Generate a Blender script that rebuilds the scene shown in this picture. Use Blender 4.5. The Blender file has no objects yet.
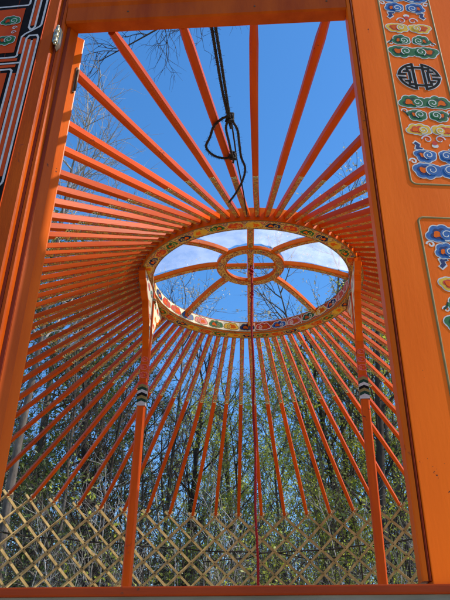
import bpy, bmesh, math, random
from mathutils import Vector, Matrix, Quaternion

R_ = math.radians
PI = math.pi
scene = bpy.context.scene
COL = scene.collection
rng = random.Random(11)

# ------------------------------------------------------------------ helpers
def link(o, parent=None):
    COL.objects.link(o)
    if parent is not None:
        o.parent = parent
    return o

def tag(o, label=None, cat=None, group=None, kind=None):
    if label: o['label'] = label
    if cat: o['category'] = cat
    if group: o['group'] = group
    if kind: o['kind'] = kind
    return o

def empty(name, loc=(0, 0, 0), rotz=0.0):
    o = bpy.data.objects.new(name, None)
    o.empty_display_size = 0.1
    o.location = loc
    o.rotation_euler = (0, 0, rotz)
    return link(o)

class MB:
    """collects vertices, faces, uvs and material slots of one mesh"""
    def __init__(self):
        self.v = []; self.f = []; self.m = []; self.uv = []; self.sm = []
    def add(self, vs, fs, mi=0, uvs=None, smooth=False):
        b = len(self.v)
        self.v.extend([tuple(p) for p in vs])
        for i, f in enumerate(fs):
            self.f.append([b + j for j in f]); self.m.append(mi); self.sm.append(smooth)
            self.uv.append(None if uvs is None else [uvs[j] for j in f])
    def box(self, x0, x1, y0, y1, z0, z1, mi=0, ch=0.0):
        if ch > 0:
            bm = bmesh.new()
            bmesh.ops.create_cube(bm, size=1.0)
            for v in bm.verts:
                v.co = Vector((x0 + (v.co.x + .5) * (x1 - x0), y0 + (v.co.y + .5) * (y1 - y0), z0 + (v.co.z + .5) * (z1 - z0)))
            bmesh.ops.bevel(bm, geom=bm.edges[:], offset=ch, segments=2, affect='EDGES', profile=0.6)
            bm.verts.index_update()
            self.add([v.co[:] for v in bm.verts], [[v.index for v in f.verts] for f in bm.faces], mi)
            bm.free()
            return
        vs = [(x0, y0, z0), (x1, y0, z0), (x1, y1, z0), (x0, y1, z0), (x0, y0, z1), (x1, y0, z1), (x1, y1, z1), (x0, y1, z1)]
        self.add(vs, [(0, 3, 2, 1), (4, 5, 6, 7), (0, 1, 5, 4), (1, 2, 6, 5), (2, 3, 7, 6), (3, 0, 4, 7)], mi)
    def prism(self, poly, tr, mi=0, smooth=False):
        """poly: list of 2-D points; tr(p, k) -> 3-D point for k = 0 or 1"""
        n = len(poly)
        vs = [tr(p, 0) for p in poly] + [tr(p, 1) for p in poly]
        fs = [list(range(n))[::-1], [n + i for i in range(n)]]
        for i in range(n):
            j = (i + 1) % n
            fs.append([i, j, n + j, n + i])
        self.add(vs, fs, mi, None, smooth)
    def tube(self, pts, rad, sides=6, mi=0, cap=True, smooth=True):
        pts = [Vector(p) for p in pts]
        n = len(pts)
        if not isinstance(rad, (list, tuple)): rad = [rad] * n
        vs = []; fs = []
        prev = None
        for i in range(n):
            t = (pts[min(i + 1, n - 1)] - pts[max(i - 1, 0)])
            if t.length < 1e-9: t = Vector((0, 0, 1))
            t.normalize()
            if prev is None:
                a = t.orthogonal().normalized()
            else:
                a = prev - t * prev.dot(t)
                a = a.normalized() if a.length > 1e-6 else t.orthogonal().normalized()
            prev = a
            b = t.cross(a)
            for k in range(sides):
                g = 2 * PI * k / sides
                vs.append(pts[i] + (a * math.cos(g) + b * math.sin(g)) * rad[i])
        for i in range(n - 1):
            for k in range(sides):
                k2 = (k + 1) % sides
                fs.append([i * sides + k, i * sides + k2, (i + 1) * sides + k2, (i + 1) * sides + k])
        if cap:
            fs.append(list(range(sides))[::-1]); fs.append([(n - 1) * sides + k for k in range(sides)])
        self.add(vs, fs, mi, None, smooth)
    def mesh(self, name, mats):
        me = bpy.data.meshes.new(name)
        me.from_pydata(self.v, [], self.f)
        if not isinstance(mats, (list, tuple)): mats = [mats]
        for m in mats: me.materials.append(m)
        me.polygons.foreach_set('material_index', self.m)
        me.polygons.foreach_set('use_smooth', self.sm)
        if any(u is not None for u in self.uv):
            ul = me.uv_layers.new(name='UVMap')
            d = ul.data; k = 0
            for u, f in zip(self.uv, self.f):
                for j in range(len(f)):
                    d[k].uv = u[j] if u is not None else (0, 0); k += 1
        me.update()
        return me
    def build(self, name, mats, parent=None):
        return link(bpy.data.objects.new(name, self.mesh(name, mats)), parent)

# ------------------------------------------------------------------ materials
def nodes(name):
    m = bpy.data.materials.new(name); m.use_nodes = True
    nt = m.node_tree
    return m, nt, nt.nodes['Principled BSDF'], nt.nodes['Material Output']

def N(nt, t, **kw):
    n = nt.nodes.new(t)
    for k, v in kw.items():
        if k.startswith('i_'):
            n.inputs[k[2:].replace('_', ' ')].default_value = v
        else:
            setattr(n, k, v)
    return n

def ramp(nt, stops, interp='LINEAR'):
    r = nt.nodes.new('ShaderNodeValToRGB'); cr = r.color_ramp; cr.interpolation = interp
    while len(cr.elements) < len(stops): cr.elements.new(0.5)
    for e, (p, c) in zip(cr.elements, stops):
        e.position = p; e.color = (c[0], c[1], c[2], 1)
    return r

def paint(name, c1, c2, rough=0.35, scale=(6, 6, 1.2), coat=0.35, worn=None, bump=0.15, chips=True):
    """brushed gloss paint on wood: streaks along local z, small chips, per-object shift"""
    m, nt, bs, out = nodes(name)
    tc = N(nt, 'ShaderNodeTexCoord'); oi = N(nt, 'ShaderNodeObjectInfo')
    add = N(nt, 'ShaderNodeVectorMath', operation='ADD')
    sc = N(nt, 'ShaderNodeVectorMath', operation='SCALE'); sc.inputs['Scale'].default_value = 37.0
    cmb = N(nt, 'ShaderNodeCombineXYZ')
    nt.links.new(oi.outputs['Random'], cmb.inputs[0]); nt.links.new(oi.outputs['Random'], cmb.inputs[2])
    nt.links.new(cmb.outputs[0], sc.inputs[0])
    nt.links.new(tc.outputs['Object'], add.inputs[0]); nt.links.new(sc.outputs[0], add.inputs[1])
    mp = N(nt, 'ShaderNodeMapping'); mp.inputs['Scale'].default_value = scale
    nt.links.new(add.outputs[0], mp.inputs[0])
    n1 = N(nt, 'ShaderNodeTexNoise', i_Scale=2.2, i_Detail=6.0, i_Roughness=0.62)
    nt.links.new(mp.outputs[0], n1.inputs['Vector'])
    r1 = ramp(nt, [(0.3, c1), (0.7, c2)])
    nt.links.new(n1.outputs['Fac'], r1.inputs[0])
    col = r1.outputs[0]
    n2 = N(nt, 'ShaderNodeTexNoise', i_Scale=26.0, i_Detail=3.0, i_Roughness=0.6)
    nt.links.new(mp.outputs[0], n2.inputs['Vector'])
    if worn:
        n3 = N(nt, 'ShaderNodeTexNoise', i_Scale=9.0, i_Detail=8.0, i_Roughness=0.75)
        nt.links.new(add.outputs[0], n3.inputs['Vector'])
        r3 = ramp(nt, [(0.655, (0, 0, 0)), (0.685, (1, 1, 1))])
        nt.links.new(n3.outputs['Fac'], r3.inputs[0])
        mx = N(nt, 'ShaderNodeMix', data_type='RGBA')
        nt.links.new(r3.outputs[0], mx.inputs[0]); nt.links.new(col, mx.inputs[6]); mx.inputs[7].default_value = (*worn, 1)
        col = mx.outputs[2]
        if chips:
          n4 = N(nt, 'ShaderNodeTexNoise', i_Scale=55.0, i_Detail=4.0, i_Roughness=0.7)
          nt.links.new(add.outputs[0], n4.inputs['Vector'])
          n5 = N(nt, 'ShaderNodeTexNoise', i_Scale=4.0, i_Detail=2.0)
          nt.links.new(add.outputs[0], n5.inputs['Vector'])
          sm = N(nt, 'ShaderNodeMath', operation='MULTIPLY'); nt.links.new(n4.outputs['Fac'], sm.inputs[0]); nt.links.new(n5.outputs['Fac'], sm.inputs[1])
          r4 = ramp(nt, [(0.41, (0, 0, 0)), (0.425, (1, 1, 1))]); nt.links.new(sm.outputs[0], r4.inputs[0])
          mx2 = N(nt, 'ShaderNodeMix', data_type='RGBA')
          nt.links.new(r4.outputs[0], mx2.inputs[0]); nt.links.new(col, mx2.inputs[6]); mx2.inputs[7].default_value = (.09, .03, .015, 1)
          col = mx2.outputs[2]
    # slight hue shift per object
    hs = N(nt, 'ShaderNodeHueSaturation')
    mr = N(nt, 'ShaderNodeMapRange'); mr.inputs['To Min'].default_value = 0.82; mr.inputs['To Max'].default_value = 1.14
    nt.links.new(oi.outputs['Random'], mr.inputs[0]); nt.links.new(mr.outputs[0], hs.inputs['Value'])
    nt.links.new(col, hs.inputs['Color']); nt.links.new(hs.outputs[0], bs.inputs['Base Color'])
    rr = N(nt, 'ShaderNodeMapRange'); rr.inputs['To Min'].default_value = rough - .1; rr.inputs['To Max'].default_value = rough + .15
    nt.links.new(n1.outputs['Fac'], rr.inputs[0]); nt.links.new(rr.outputs[0], bs.inputs['Roughness'])
    bs.inputs['Coat Weight'].default_value = coat * .07; bs.inputs['Coat Roughness'].default_value = 0.25; bs.inputs['Specular IOR Level'].default_value = .075
    bp = N(nt, 'ShaderNodeBump'); bp.inputs['Strength'].default_value = bump; bp.inputs['Distance'].default_value = 0.002
    nt.links.new(n2.outputs['Fac'], bp.inputs['Height']); nt.links.new(bp.outputs[0], bs.inputs['Normal'])
    return m

def plain(name, c1, c2, rough=0.7, scale=8.0, bump=0.0, metal=0.0, coords='Object', stretch=(1, 1, 1)):
    m, nt, bs, out = nodes(name)
    tc = N(nt, 'ShaderNodeTexCoord')
    mp = N(nt, 'ShaderNodeMapping'); mp.inputs['Scale'].default_value = stretch
    nt.links.new(tc.outputs[coords], mp.inputs[0])
    n1 = N(nt, 'ShaderNodeTexNoise', i_Scale=scale, i_Detail=6.0, i_Roughness=0.65)
    nt.links.new(mp.outputs[0], n1.inputs['Vector'])
    r1 = ramp(nt, [(0.32, c1), (0.68, c2)])
    nt.links.new(n1.outputs['Fac'], r1.inputs[0]); nt.links.new(r1.outputs[0], bs.inputs['Base Color'])
    bs.inputs['Roughness'].default_value = rough; bs.inputs['Metallic'].default_value = metal
    bs.inputs['Specular IOR Level'].default_value = .2
    if bump:
        bp = N(nt, 'ShaderNodeBump'); bp.inputs['Strength'].default_value = bump; bp.inputs['Distance'].default_value = 0.01
        nt.links.new(n1.outputs['Fac'], bp.inputs['Height']); nt.links.new(bp.outputs[0], bs.inputs['Normal'])
    return m

def leaf_mat(name, c1, c2, trans=0.35):
    m, nt, bs, out = nodes(name)
    gi = N(nt, 'ShaderNodeNewGeometry')
    r1 = ramp(nt, [(0.0, c1), (1.0, c2)])
    nt.links.new(gi.outputs['Random Per Island'], r1.inputs[0])
    nt.links.new(r1.outputs[0], bs.inputs['Base Color'])
    bs.inputs['Roughness'].default_value = 0.5
    tr = N(nt, 'ShaderNodeBsdfTranslucent'); nt.links.new(r1.outputs[0], tr.inputs['Color'])
    mx = N(nt, 'ShaderNodeMixShader'); mx.inputs[0].default_value = trans
    nt.links.new(bs.outputs[0], mx.inputs[1]); nt.links.new(tr.outputs[0], mx.inputs[2])
    nt.links.new(mx.outputs[0], out.inputs['Surface'])
    return m

def scroll_mat(name, ground, stops, freq=22.0, endband=None):
    """hand-painted scrollwork; uv = metres (u across, v along)"""
    m, nt, bs, out = nodes(name)
    uv = N(nt, 'ShaderNodeUVMap')
    oi = N(nt, 'ShaderNodeObjectInfo')
    mp = N(nt, 'ShaderNodeMapping'); nt.links.new(uv.outputs[0], mp.inputs[0])
    nz = N(nt, 'ShaderNodeTexNoise', i_Scale=38.0, i_Detail=1.0)
    nt.links.new(mp.outputs[0], nz.inputs['Vector'])
    mxv = N(nt, 'ShaderNodeMix', data_type='RGBA'); mxv.inputs[0].default_value = 0.025
    nt.links.new(mp.outputs[0], mxv.inputs[6]); nt.links.new(nz.outputs['Color'], mxv.inputs[7])
    vo = N(nt, 'ShaderNodeTexVoronoi', i_Scale=freq * 2.0); vo.feature = 'F1'; vo.inputs['Randomness'].default_value = 0.55
    nt.links.new(mxv.outputs[2], vo.inputs['Vector'])
    md = N(nt, 'ShaderNodeMath', operation='MULTIPLY'); md.inputs[1].default_value = 2.4
    nt.links.new(vo.outputs['Distance'], md.inputs[0])
    fr = N(nt, 'ShaderNodeMath', operation='FRACT'); nt.links.new(md.outputs[0], fr.inputs[0])
    r1 = ramp(nt, stops, 'CONSTANT'); nt.links.new(fr.outputs[0], r1.inputs[0])
    # per-motif colour
    hr = ramp(nt, [(0.0, (.55, .33, .05)), (0.38, (.05, .16, .06)), (0.55, (.45, .05, .02)), (0.72, (.55, .33, .05)), (0.86, (.03, .06, .16))], 'CONSTANT')
    sp = N(nt, 'ShaderNodeSeparateColor'); nt.links.new(vo.outputs['Color'], sp.inputs[0]); nt.links.new(sp.outputs[0], hr.inputs[0])
    gt = N(nt, 'ShaderNodeMath', operation='LESS_THAN'); gt.inputs[1].default_value = 0.34
    nt.links.new(fr.outputs[0], gt.inputs[0])
    mx = N(nt, 'ShaderNodeMix', data_type='RGBA')
    nt.links.new(gt.outputs[0], mx.inputs[0]); nt.links.new(r1.outputs[0], mx.inputs[6]); nt.links.new(hr.outputs[0], mx.inputs[7])
    col = mx.outputs[2]
    if endband is not None:
        sx = N(nt, 'ShaderNodeSeparateXYZ'); nt.links.new(uv.outputs[0], sx.inputs[0])
        zz = N(nt, 'ShaderNodeMath', operation='PINGPONG'); zz.inputs[1].default_value = 0.009
        nt.links.new(sx.outputs[0], zz.inputs[0])
        ad = N(nt, 'ShaderNodeMath', operation='ADD'); nt.links.new(sx.outputs[1], ad.inputs[0]); nt.links.new(zz.outputs[0], ad.inputs[1])
        dv = N(nt, 'ShaderNodeMath', operation='DIVIDE'); dv.inputs[1].default_value = endband
        nt.links.new(ad.outputs[0], dv.inputs[0])
        br = ramp(nt, [(0.0, (.75, .62, .25)), (0.28, (.02, .03, .03)), (0.45, (.72, .68, .55)), (0.58, (.03, .12, .06)), (0.74, (.62, .36, .05)), (0.9, (.03, .03, .03))], 'CONSTANT')
        nt.links.new(dv.outputs[0], br.inputs[0])
        lt = N(nt, 'ShaderNodeMath', operation='LESS_THAN'); lt.inputs[1].default_value = 1.0
        nt.links.new(dv.outputs[0], lt.inputs[0])
        m2 = N(nt, 'ShaderNodeMix', data_type='RGBA')
        nt.links.new(lt.outputs[0], m2.inputs[0]); nt.links.new(col, m2.inputs[6]); nt.links.new(br.outputs[0], m2.inputs[7])
        col = m2.outputs[2]
    nt.links.new(col, bs.inputs['Base Color'])
    bs.inputs['Roughness'].default_value = 0.38
    bs.inputs['Coat Weight'].default_value = 0.25
    return m

M = {}
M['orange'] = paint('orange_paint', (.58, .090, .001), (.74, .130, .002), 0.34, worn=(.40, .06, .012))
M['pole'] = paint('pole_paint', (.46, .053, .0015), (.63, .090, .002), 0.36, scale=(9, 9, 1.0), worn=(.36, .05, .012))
M['jamb'] = paint('shaded_jamb_paint', (.34, .044, .0015), (.53, .084, .002), 0.33, worn=(.28, .045, .015), bump=.25)  # frame orange, darkened for the shade on left jamb and lintel
M['panel'] = paint('side_panel_paint', (.68, .104, .001), (.78, .132, .002), 0.38, scale=(5, 5, .8), coat=.6, worn=(.62, .085, .006), bump=.14, chips=True)
M['red'] = paint('red_paint', (.42, .040, .003), (.54, .062, .004), 0.4)
M['groove'] = paint('groove_paint', (.19, .026, .012), (.27, .040, .014), 0.5)
M['gold'] = plain('gold_paint', (.17, .11, .035), (.28, .19, .065), 0.65, 30)
M['sill'] = paint('shaded_threshold_paint', (.17, .020, .004), (.28, .036, .004), 0.3, scale=(1.2, 6, 6), coat=.8, worn=(.16, .03, .015))  # dark red, with the shade of its unlit front in the colour
M['black'] = plain('black_paint', (.008, .006, .006), (.014, .011, .011), 0.6, 20)
M['black'].node_tree.nodes['Principled BSDF'].inputs['Specular IOR Level'].default_value = .04
M['white'] = plain('white_paint', (.50, .48, .45), (.70, .67, .63), 0.5, 40)
M['dullwhite'] = plain('greyed_white_paint', (.40, .36, .36), (.58, .54, .53), 0.5, 60)
M['cream'] = plain('cream_paint', (.72, .62, .40), (.80, .72, .50), 0.5, 40)
M['blue'] = plain('blue_paint', (.018, .085, .25), (.03, .13, .36), 0.45, 40)
M['dkblue'] = plain('dark_blue_paint', (.008, .02, .09), (.012, .03, .12), 0.45, 40)
M['green'] = plain('green_paint', (.018, .10, .028), (.03, .15, .04), 0.45, 40)
M['dkgreen'] = plain('dark_green_paint', (.006, .03, .012), (.01, .04, .018), 0.45, 40)
M['yellow'] = plain('yellow_paint', (.62, .34, .02), (.75, .44, .03), 0.45, 40)
M['scarlet'] = plain('scarlet_paint', (.50, .03, .015), (.60, .05, .02), 0.45, 40)
M['pink'] = plain('pink_paint', (.62, .16, .12), (.70, .22, .16), 0.45, 40)
STOPS = [(0.0, (.55, .33, .05)), (0.34, (.66, .48, .14)), (0.52, (.02, .022, .015)), (0.80, (.42, .24, .04))]
M['scroll_pole'] = scroll_mat('pole_scrollwork', None, [(0, (.5, .3, .05)), (.34, (.60, .40, .09)), (.46, (.03, .028, .015)), (.62, (.50, .075, .004))], 19.0, endband=0.055)
M['scroll'] = scroll_mat('crown_scrollwork', None, [(0, (.5, .3, .05)), (.34, (.66, .46, .12)), (.50, (.52, .115, .008)), (.66, (.05, .03, .012)), (.84, (.58, .13, .008))], 17.0)
M['lattice'] = plain('lattice_wood', (.25, .165, .055), (.56, .40, .165), 0.6, 5, bump=.1, stretch=(3, 3, 1))
M['cord'] = plain('hemp_cord', (.30, .22, .12), (.45, .35, .2), 0.9, 40)
M['blackrope'] = plain('black_horsehair', (.010, .008, .007), (.055, .046, .040), 0.7, 120, bump=.8)
M['redrope'] = plain('red_rope', (.24, .005, .005), (.36, .011, .008), 0.6, 60, bump=.5)
M['darkredrope'] = plain('dark_red_rope', (.20, .006, .008), (.28, .012, .012), 0.7, 60, bump=.5)
M['steel'] = plain('hinge_steel', (.26, .22, .14), (.50, .46, .34), 0.38, 30, metal=0.9)
M['darksteel'] = plain('worn_hinge_steel', (.07, .04, .025), (.16, .09, .05), 0.5, 30, metal=0.6)
M['floor'] = plain('floor_boards', (.44, .33, .20), (.58, .46, .30), 0.7, 4, stretch=(1, 8, 1))
M['kick'] = plain('weathered_board', (.12, .115, .085), (.20, .19, .15), 0.7, 6, stretch=(1, 6, 6))
M['ground'] = plain('leaf_litter', (.20, .155, .09), (.36, .30, .19), 0.95, 1.5, bump=.6)
M['bark'] = plain('grey_bark', (.055, .043, .034), (.17, .14, .115), 0.9, 6, bump=.4, stretch=(3, 3, 1))
M['palebark'] = plain('pale_grey_bark', (.22, .20, .18), (.40, .38, .35), 0.85, 5, bump=.3, stretch=(3, 3, 1))
M['darkbark'] = plain('dark_bark', (.022, .017, .014), (.06, .045, .035), 0.9, 6, bump=.4, stretch=(3, 3, 1))
M['bud'] = leaf_mat('yellow_green_buds', (.30, .34, .03), (.54, .58, .07), .5)
M['palebud'] = leaf_mat('pale_buds', (.42, .38, .28), (.62, .58, .44), .4)
M['leaf'] = leaf_mat('deep_green_leaves', (.03, .06, .014), (.12, .16, .04), .35)
M['leaf2'] = leaf_mat('mid_green_leaves', (.07, .11, .02), (.20, .24, .05), .4)
M['brownleaf'] = leaf_mat('dry_leaves', (.10, .06, .03), (.22, .15, .08), .3)

def film_mat():
    m, nt, bs, out = nodes('frosted_film')
    tc = N(nt, 'ShaderNodeTexCoord')
    n1 = N(nt, 'ShaderNodeTexNoise', i_Scale=5.0, i_Detail=7.0, i_Roughness=0.7)
    nt.links.new(tc.outputs['Object'], n1.inputs['Vector'])
    r1 = ramp(nt, [(0.33, (.10, .10, .10)), (0.67, (.27, .27, .27))])
    nt.links.new(n1.outputs['Fac'], r1.inputs[0])
    tp = N(nt, 'ShaderNodeBsdfTransparent'); tp.inputs[0].default_value = (.95, .95, .97, 1)
    tr = N(nt, 'ShaderNodeBsdfTranslucent'); tr.inputs[0].default_value = (.86, .86, .90, 1)
    mx = N(nt, 'ShaderNodeMixShader')
    nt.links.new(r1.outputs[0], mx.inputs[0]); nt.links.new(tp.outputs[0], mx.inputs[1]); nt.links.new(tr.outputs[0], mx.inputs[2])
    nt.links.new(mx.outputs[0], out.inputs['Surface'])
    return m
M['film'] = film_mat()

# ------------------------------------------------------------------ measures of the yurt (metres)
RW = 2.9            # wall radius
HW = 1.87           # height where poles meet the wall
NP = 81             # roof poles
DL = 2 * PI / NP
PH = -0.199
TW = -0.607
OX = 0.018          # crown sits a little off centre
RC = 0.757; ZC = 2.727
FLOOR = 0.36
YD = -2.7255; DROT = 0.0247

def pol(az, r, z, ox=0.0):
    return Vector((r * math.sin(az) + ox, r * math.cos(az), z))

# ------------------------------------------------------------------ ground and floor
g = MB()
n = 60
def gz(x, y):
    d = math.hypot(x, y)
    if d < 4.5: return 0.0
    k = min(1, (d - 4.5) / 12)
    return k * (0.35 * math.sin(x * .31 + 1) * math.cos(y * .27) + .18 * math.sin(x * .9 + y * .7))
def gcoord(i):
    t = (i / n) * 2 - 1
    return math.copysign(abs(t) ** 2.6 * 900 + abs(t) * 30, t)
vs = []; fs = []
for i in range(n + 1):
    for j in range(n + 1):
        x, y = gcoord(i), gcoord(j)
        vs.append((x, y, gz(x, y) if math.hypot(x, y) < 120 else 0.0))
for i in range(n):
    for j in range(n):
        a = i * (n + 1) + j
        fs.append((a, a + n + 1, a + n + 2, a + 1))
g.add(vs, fs, 0, None, True)
tag(g.build('ground', M['ground']), kind='structure')

fl = MB()
fl.prism([(3.0 * math.cos(2 * PI * k / 72), 3.0 * math.sin(2 * PI * k / 72)) for k in range(72)],
         lambda p, k: (p[0], p[1], FLOOR if k else 0.02))
tag(fl.build('floor', M['floor']), 'round timber platform floor under the orange yurt frame', 'floor', kind='structure')

# ------------------------------------------------------------------ painted motifs (2-D polygons with a layer height)
WOB = [0.0]
def radial(lobes, grow=0.0, shrink=1.0, n=40, c=None):
    if c is None:
        c = (sum(l[0] for l in lobes) / len(lobes), sum(l[1] for l in lobes) / len(lobes))
    pts = []
    for i in range(n):
        a = 2 * PI * i / n; dx, dy = math.cos(a), math.sin(a); best = 0.0
        for (x, y, r) in lobes:
            r = r + grow
            ex, ey = c[0] - x, c[1] - y
            b = ex * dx + ey * dy; cc = ex * ex + ey * ey - r * r
            q = b * b - cc
            if q >= 0:
                t = -b + math.sqrt(q)
                best = max(best, t)
        best = best * shrink * (1 + .025 * math.sin(3 * a + WOB[0]) + .02 * math.sin(5 * a + 2.3 * WOB[0]))
        pts.append((c[0] + dx * best, c[1] + dy * best))
    return pts

def ribbon(path, w):
    """closed outline of a stroke of width w along a polyline"""
    L = []; Rr = []
    n = len(path)
    for i in range(n):
        x0, y0 = path[max(i - 1, 0)]; x1, y1 = path[min(i + 1, n - 1)]
        dx, dy = x1 - x0, y1 - y0; l = math.hypot(dx, dy) or 1
        # mitre
        if 0 < i < n - 1:
            ax, ay = path[i][0] - path[i - 1][0], path[i][1] - path[i - 1][1]
            bx, by = path[i + 1][0] - path[i][0], path[i + 1][1] - path[i][1]
            la = math.hypot(ax, ay) or 1; lb = math.hypot(bx, by) or 1
            ax, ay, bx, by = ax / la, ay / la, bx / lb, by / lb
            mx, my = -(ay + by), ax + bx; lm = math.hypot(mx, my) or 1
            mx, my = mx / lm, my / lm
            co = max(0.5, mx * -ay + my * ax)
            ox, oy = mx * w / 2 / co, my * w / 2 / co
        else:
            ox, oy = -dy / l * w / 2, dx / l * w / 2
        L.append((path[i][0] + ox, path[i][1] + oy)); Rr.append((path[i][0] - ox, path[i][1] - oy))
    return L, Rr

class Motif:
    """flat painted layers; each polygon gets its own tiny height so none share a plane"""
    def __init__(self): self.items = []; self.l = 0; self.i = 0
    def new(self, level=0): self.l = level; self.i += 1
    def k(self):
        q = self.l + self.i * .04; self.l += 1; return q
    def poly(self, pts, mat):
        self.items.append(('p', pts, mat, self.k()))
    def stroke(self, path, w, mat):
        self.items.append(('s', ribbon(path, w), mat, self.k()))
    def emit(self, mb, mats, tr, step=0.00025, base=0.0004):
        for kind, d, mat, k in self.items:
            mi = mats.index(mat); h = base + k * step
            if kind == 'p':
                mb.add([tr(p[0], p[1], h) for p in d], [list(range(len(d)))], mi)
            else:
                L, Rr = d; n = len(L)
                mb.add([tr(p[0], p[1], h) for p in L] + [tr(p[0], p[1], h) for p in Rr],
                       [[i, i + 1, n + i + 1, n + i] for i in range(n - 1)], mi)

def spiral(cx, cy, r, turns, a0, sgn, n=18):
    return [(cx + r * (1 - .8 * t) * math.cos(a0 + sgn * turns * 2 * PI * t), cy + r * (1 - .8 * t) * math.sin(a0 + sgn * turns * 2 * PI * t)) for t in [i / n for i in range(n + 1)]]

LOBES = [(-.34, -.10, .17), (-.20, .12, .20), (.06, .17, .20), (.30, .06, .19), (.36, -.12, .14), (.0, -.10, .24), (-.18, -.16, .18), (.2, -.14, .18)]
def cloud(mo, cx, cy, w, h, mirror, col, dark, ol=.0027, out='white', core='panel', flip=1):
    s = -1 if mirror else 1
    mo.new(1); WOB[0] += 1.37
    lob = [(cx + s * x * w, cy + flip * y * h, r * (w * .45 + h * .55)) for (x, y, r) in LOBES]
    c = (cx, cy)
    mo.poly(radial(lob, ol, 1, 44, c), out)
    mo.poly(radial(lob, 0, 1, 44, c), col)
    mo.poly(radial(lob, -ol * .3, .70, 40, (cx + s * -.04 * w, cy - flip * .05 * h)), dark)
    l2 = [(cx + s * -.14 * w, cy - flip * .02 * h, .11 * w), (cx + s * .02 * w, cy - flip * .12 * h, .09 * w), (cx + s * -.2 * w, cy - flip * .1 * h, .07 * w)]
    mo.poly(radial(l2, 0, 1, 24), core)
    r = min(w, h) * .27
    sx, sy = cx + s * .16 * w, cy - flip * .05 * h
    mo.poly([(sx + r * .9 * math.cos(2 * PI * i / 20), sy + r * .9 * math.sin(2 * PI * i / 20)) for i in range(20)], col)
    mo.stroke(spiral(sx, sy, r, 1.3, PI * 1.35 if not mirror else PI * 1.65, 1 if (not mirror) == (flip > 0) else -1), ol * .9, out)

def curl(mo, cx, cy, r, mirror, w=.003, mat='white', lev=0):
    mo.new(lev)
    mo.stroke(spiral(cx, cy, r, 1.1, 0 if mirror else PI, 1 if mirror else -1), w, mat)

def column_motif(mo, cx, zc, top=True, upside=1):
    """half of the panel's cloud column: green, yellow-red and blue pairs going away from zc"""
    u = upside
    for mir in (False, True):
        s = -1 if mir else 1     # s=+1: left half is mirrored across cx
        X = lambda d: cx - s * d
        # wide green cloud next to the roundel, smaller green pair further away
        cloud(mo, X(.034), zc + u * .097, .080, .058, mir, 'green', 'dkgreen', flip=-u)
        cloud(mo, X(.030), zc + u * .147, .050, .056, mir, 'green', 'dkgreen', flip=u)
        curl(mo, X(.061), zc + u * .132, .0095, mir)
        mo.new(1); mo.stroke([(X(.067), zc + u * .132), (X(.060), zc + u * .138), (X(.054), zc + u * .150)], .005, 'dkgreen')
        # yellow and red
        cloud(mo, X(.034), zc + u * .197, .068, .048, mir, 'yellow', 'scarlet', flip=-u)
        curl(mo, X(.017), zc + u * .230, .014, mir, .0042)
        curl(mo, X(.017), zc + u * .230, .0105, mir, .0026, 'scarlet', 2)
        # blue
        mo.new(0); mo.stroke([(X(.055), zc + u * .240), (X(.045), zc + u * .249), (X(.049), zc + u * .262), (X(.034), zc + u * .268)], .014, 'white')
        mo.stroke([(X(.053), zc + u * .243), (X(.045), zc + u * .251), (X(.048), zc + u * .261), (X(.036), zc + u * .266)], .009, 'dkblue')
        cloud(mo, X(.032), zc + u * .288, .054, .060, mir, 'blue', 'dkblue', flip=u)
        curl(mo, X(.066), zc + u * .306, .0105, mir, .0045)
        cloud(mo, X(.035), zc + u * .337, .076, .066, mir, 'blue', 'dkblue', flip=u)
    mo.new(0); mo.poly([(cx + .009 * math.cos(2 * PI * i / 16), zc + u * .252 + .007 * math.sin(2 * PI * i / 16)) for i in range(16)], 'white')
    mo.poly([(cx + .007 * math.cos(2 * PI * i / 16), zc + u * .243 + .007 * math.sin(2 * PI * i / 16)) for i in range(16)], 'scarlet')

def roundel(mo, cx, cz, rx, rz):
    """round longevity character"""
    def P(x, y): return (cx + x * rx, cz + y * rz)
    strokes = []
    for s in (-1, 1):
        strokes.append([P(s * .24, .98), P(s * .24, -.98)])
        for v in (-1, 1):
            a = [P(s * math.cos(R_(t)) * .93, v * math.sin(R_(t)) * .93) for t in range(72, 8, -6)]
            strokes.append([P(s * .24, v * .90)] + a + [P(s * .93, v * .13), P(s * .60, v * .13)])
            strokes.append([P(s * .24, v * .60), P(s * .50, v * .60), P(s * .50, v * .36)] )
            strokes.append([P(s * .72, v * .36), P(s * .42, v * .36)])
        strokes.append([P(s * .43, .36), P(s * .43, -.36)])
    strokes.append([P(-.24, .66), P(.24, .66)]); strokes.append([P(-.24, -.66), P(.24, -.66)])
    for st in strokes: mo.new(0); mo.stroke(st, .0125, 'white')
    mo.i = 0
    for st in strokes: mo.new(3); mo.stroke(st, .0078, 'black')

# ------------------------------------------------------------------ door frame (local: x across, y = 0 at its back face, -y to the viewer, z up)
Z0 = FLOOR
door = empty('door_frame', (0, YD, Z0), DROT)
tag(door, 'glossy orange wooden door frame with painted side panel and threshold, nearest thing to the viewer', 'door frame')
Hh = 2.26 - Z0
def zl(z): return z - Z0
def sh(z): return .024 * max(0, 1.85 - z)
KS = .96
def zk(z): return zl(.261 + (z - .247) * KS)
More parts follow.
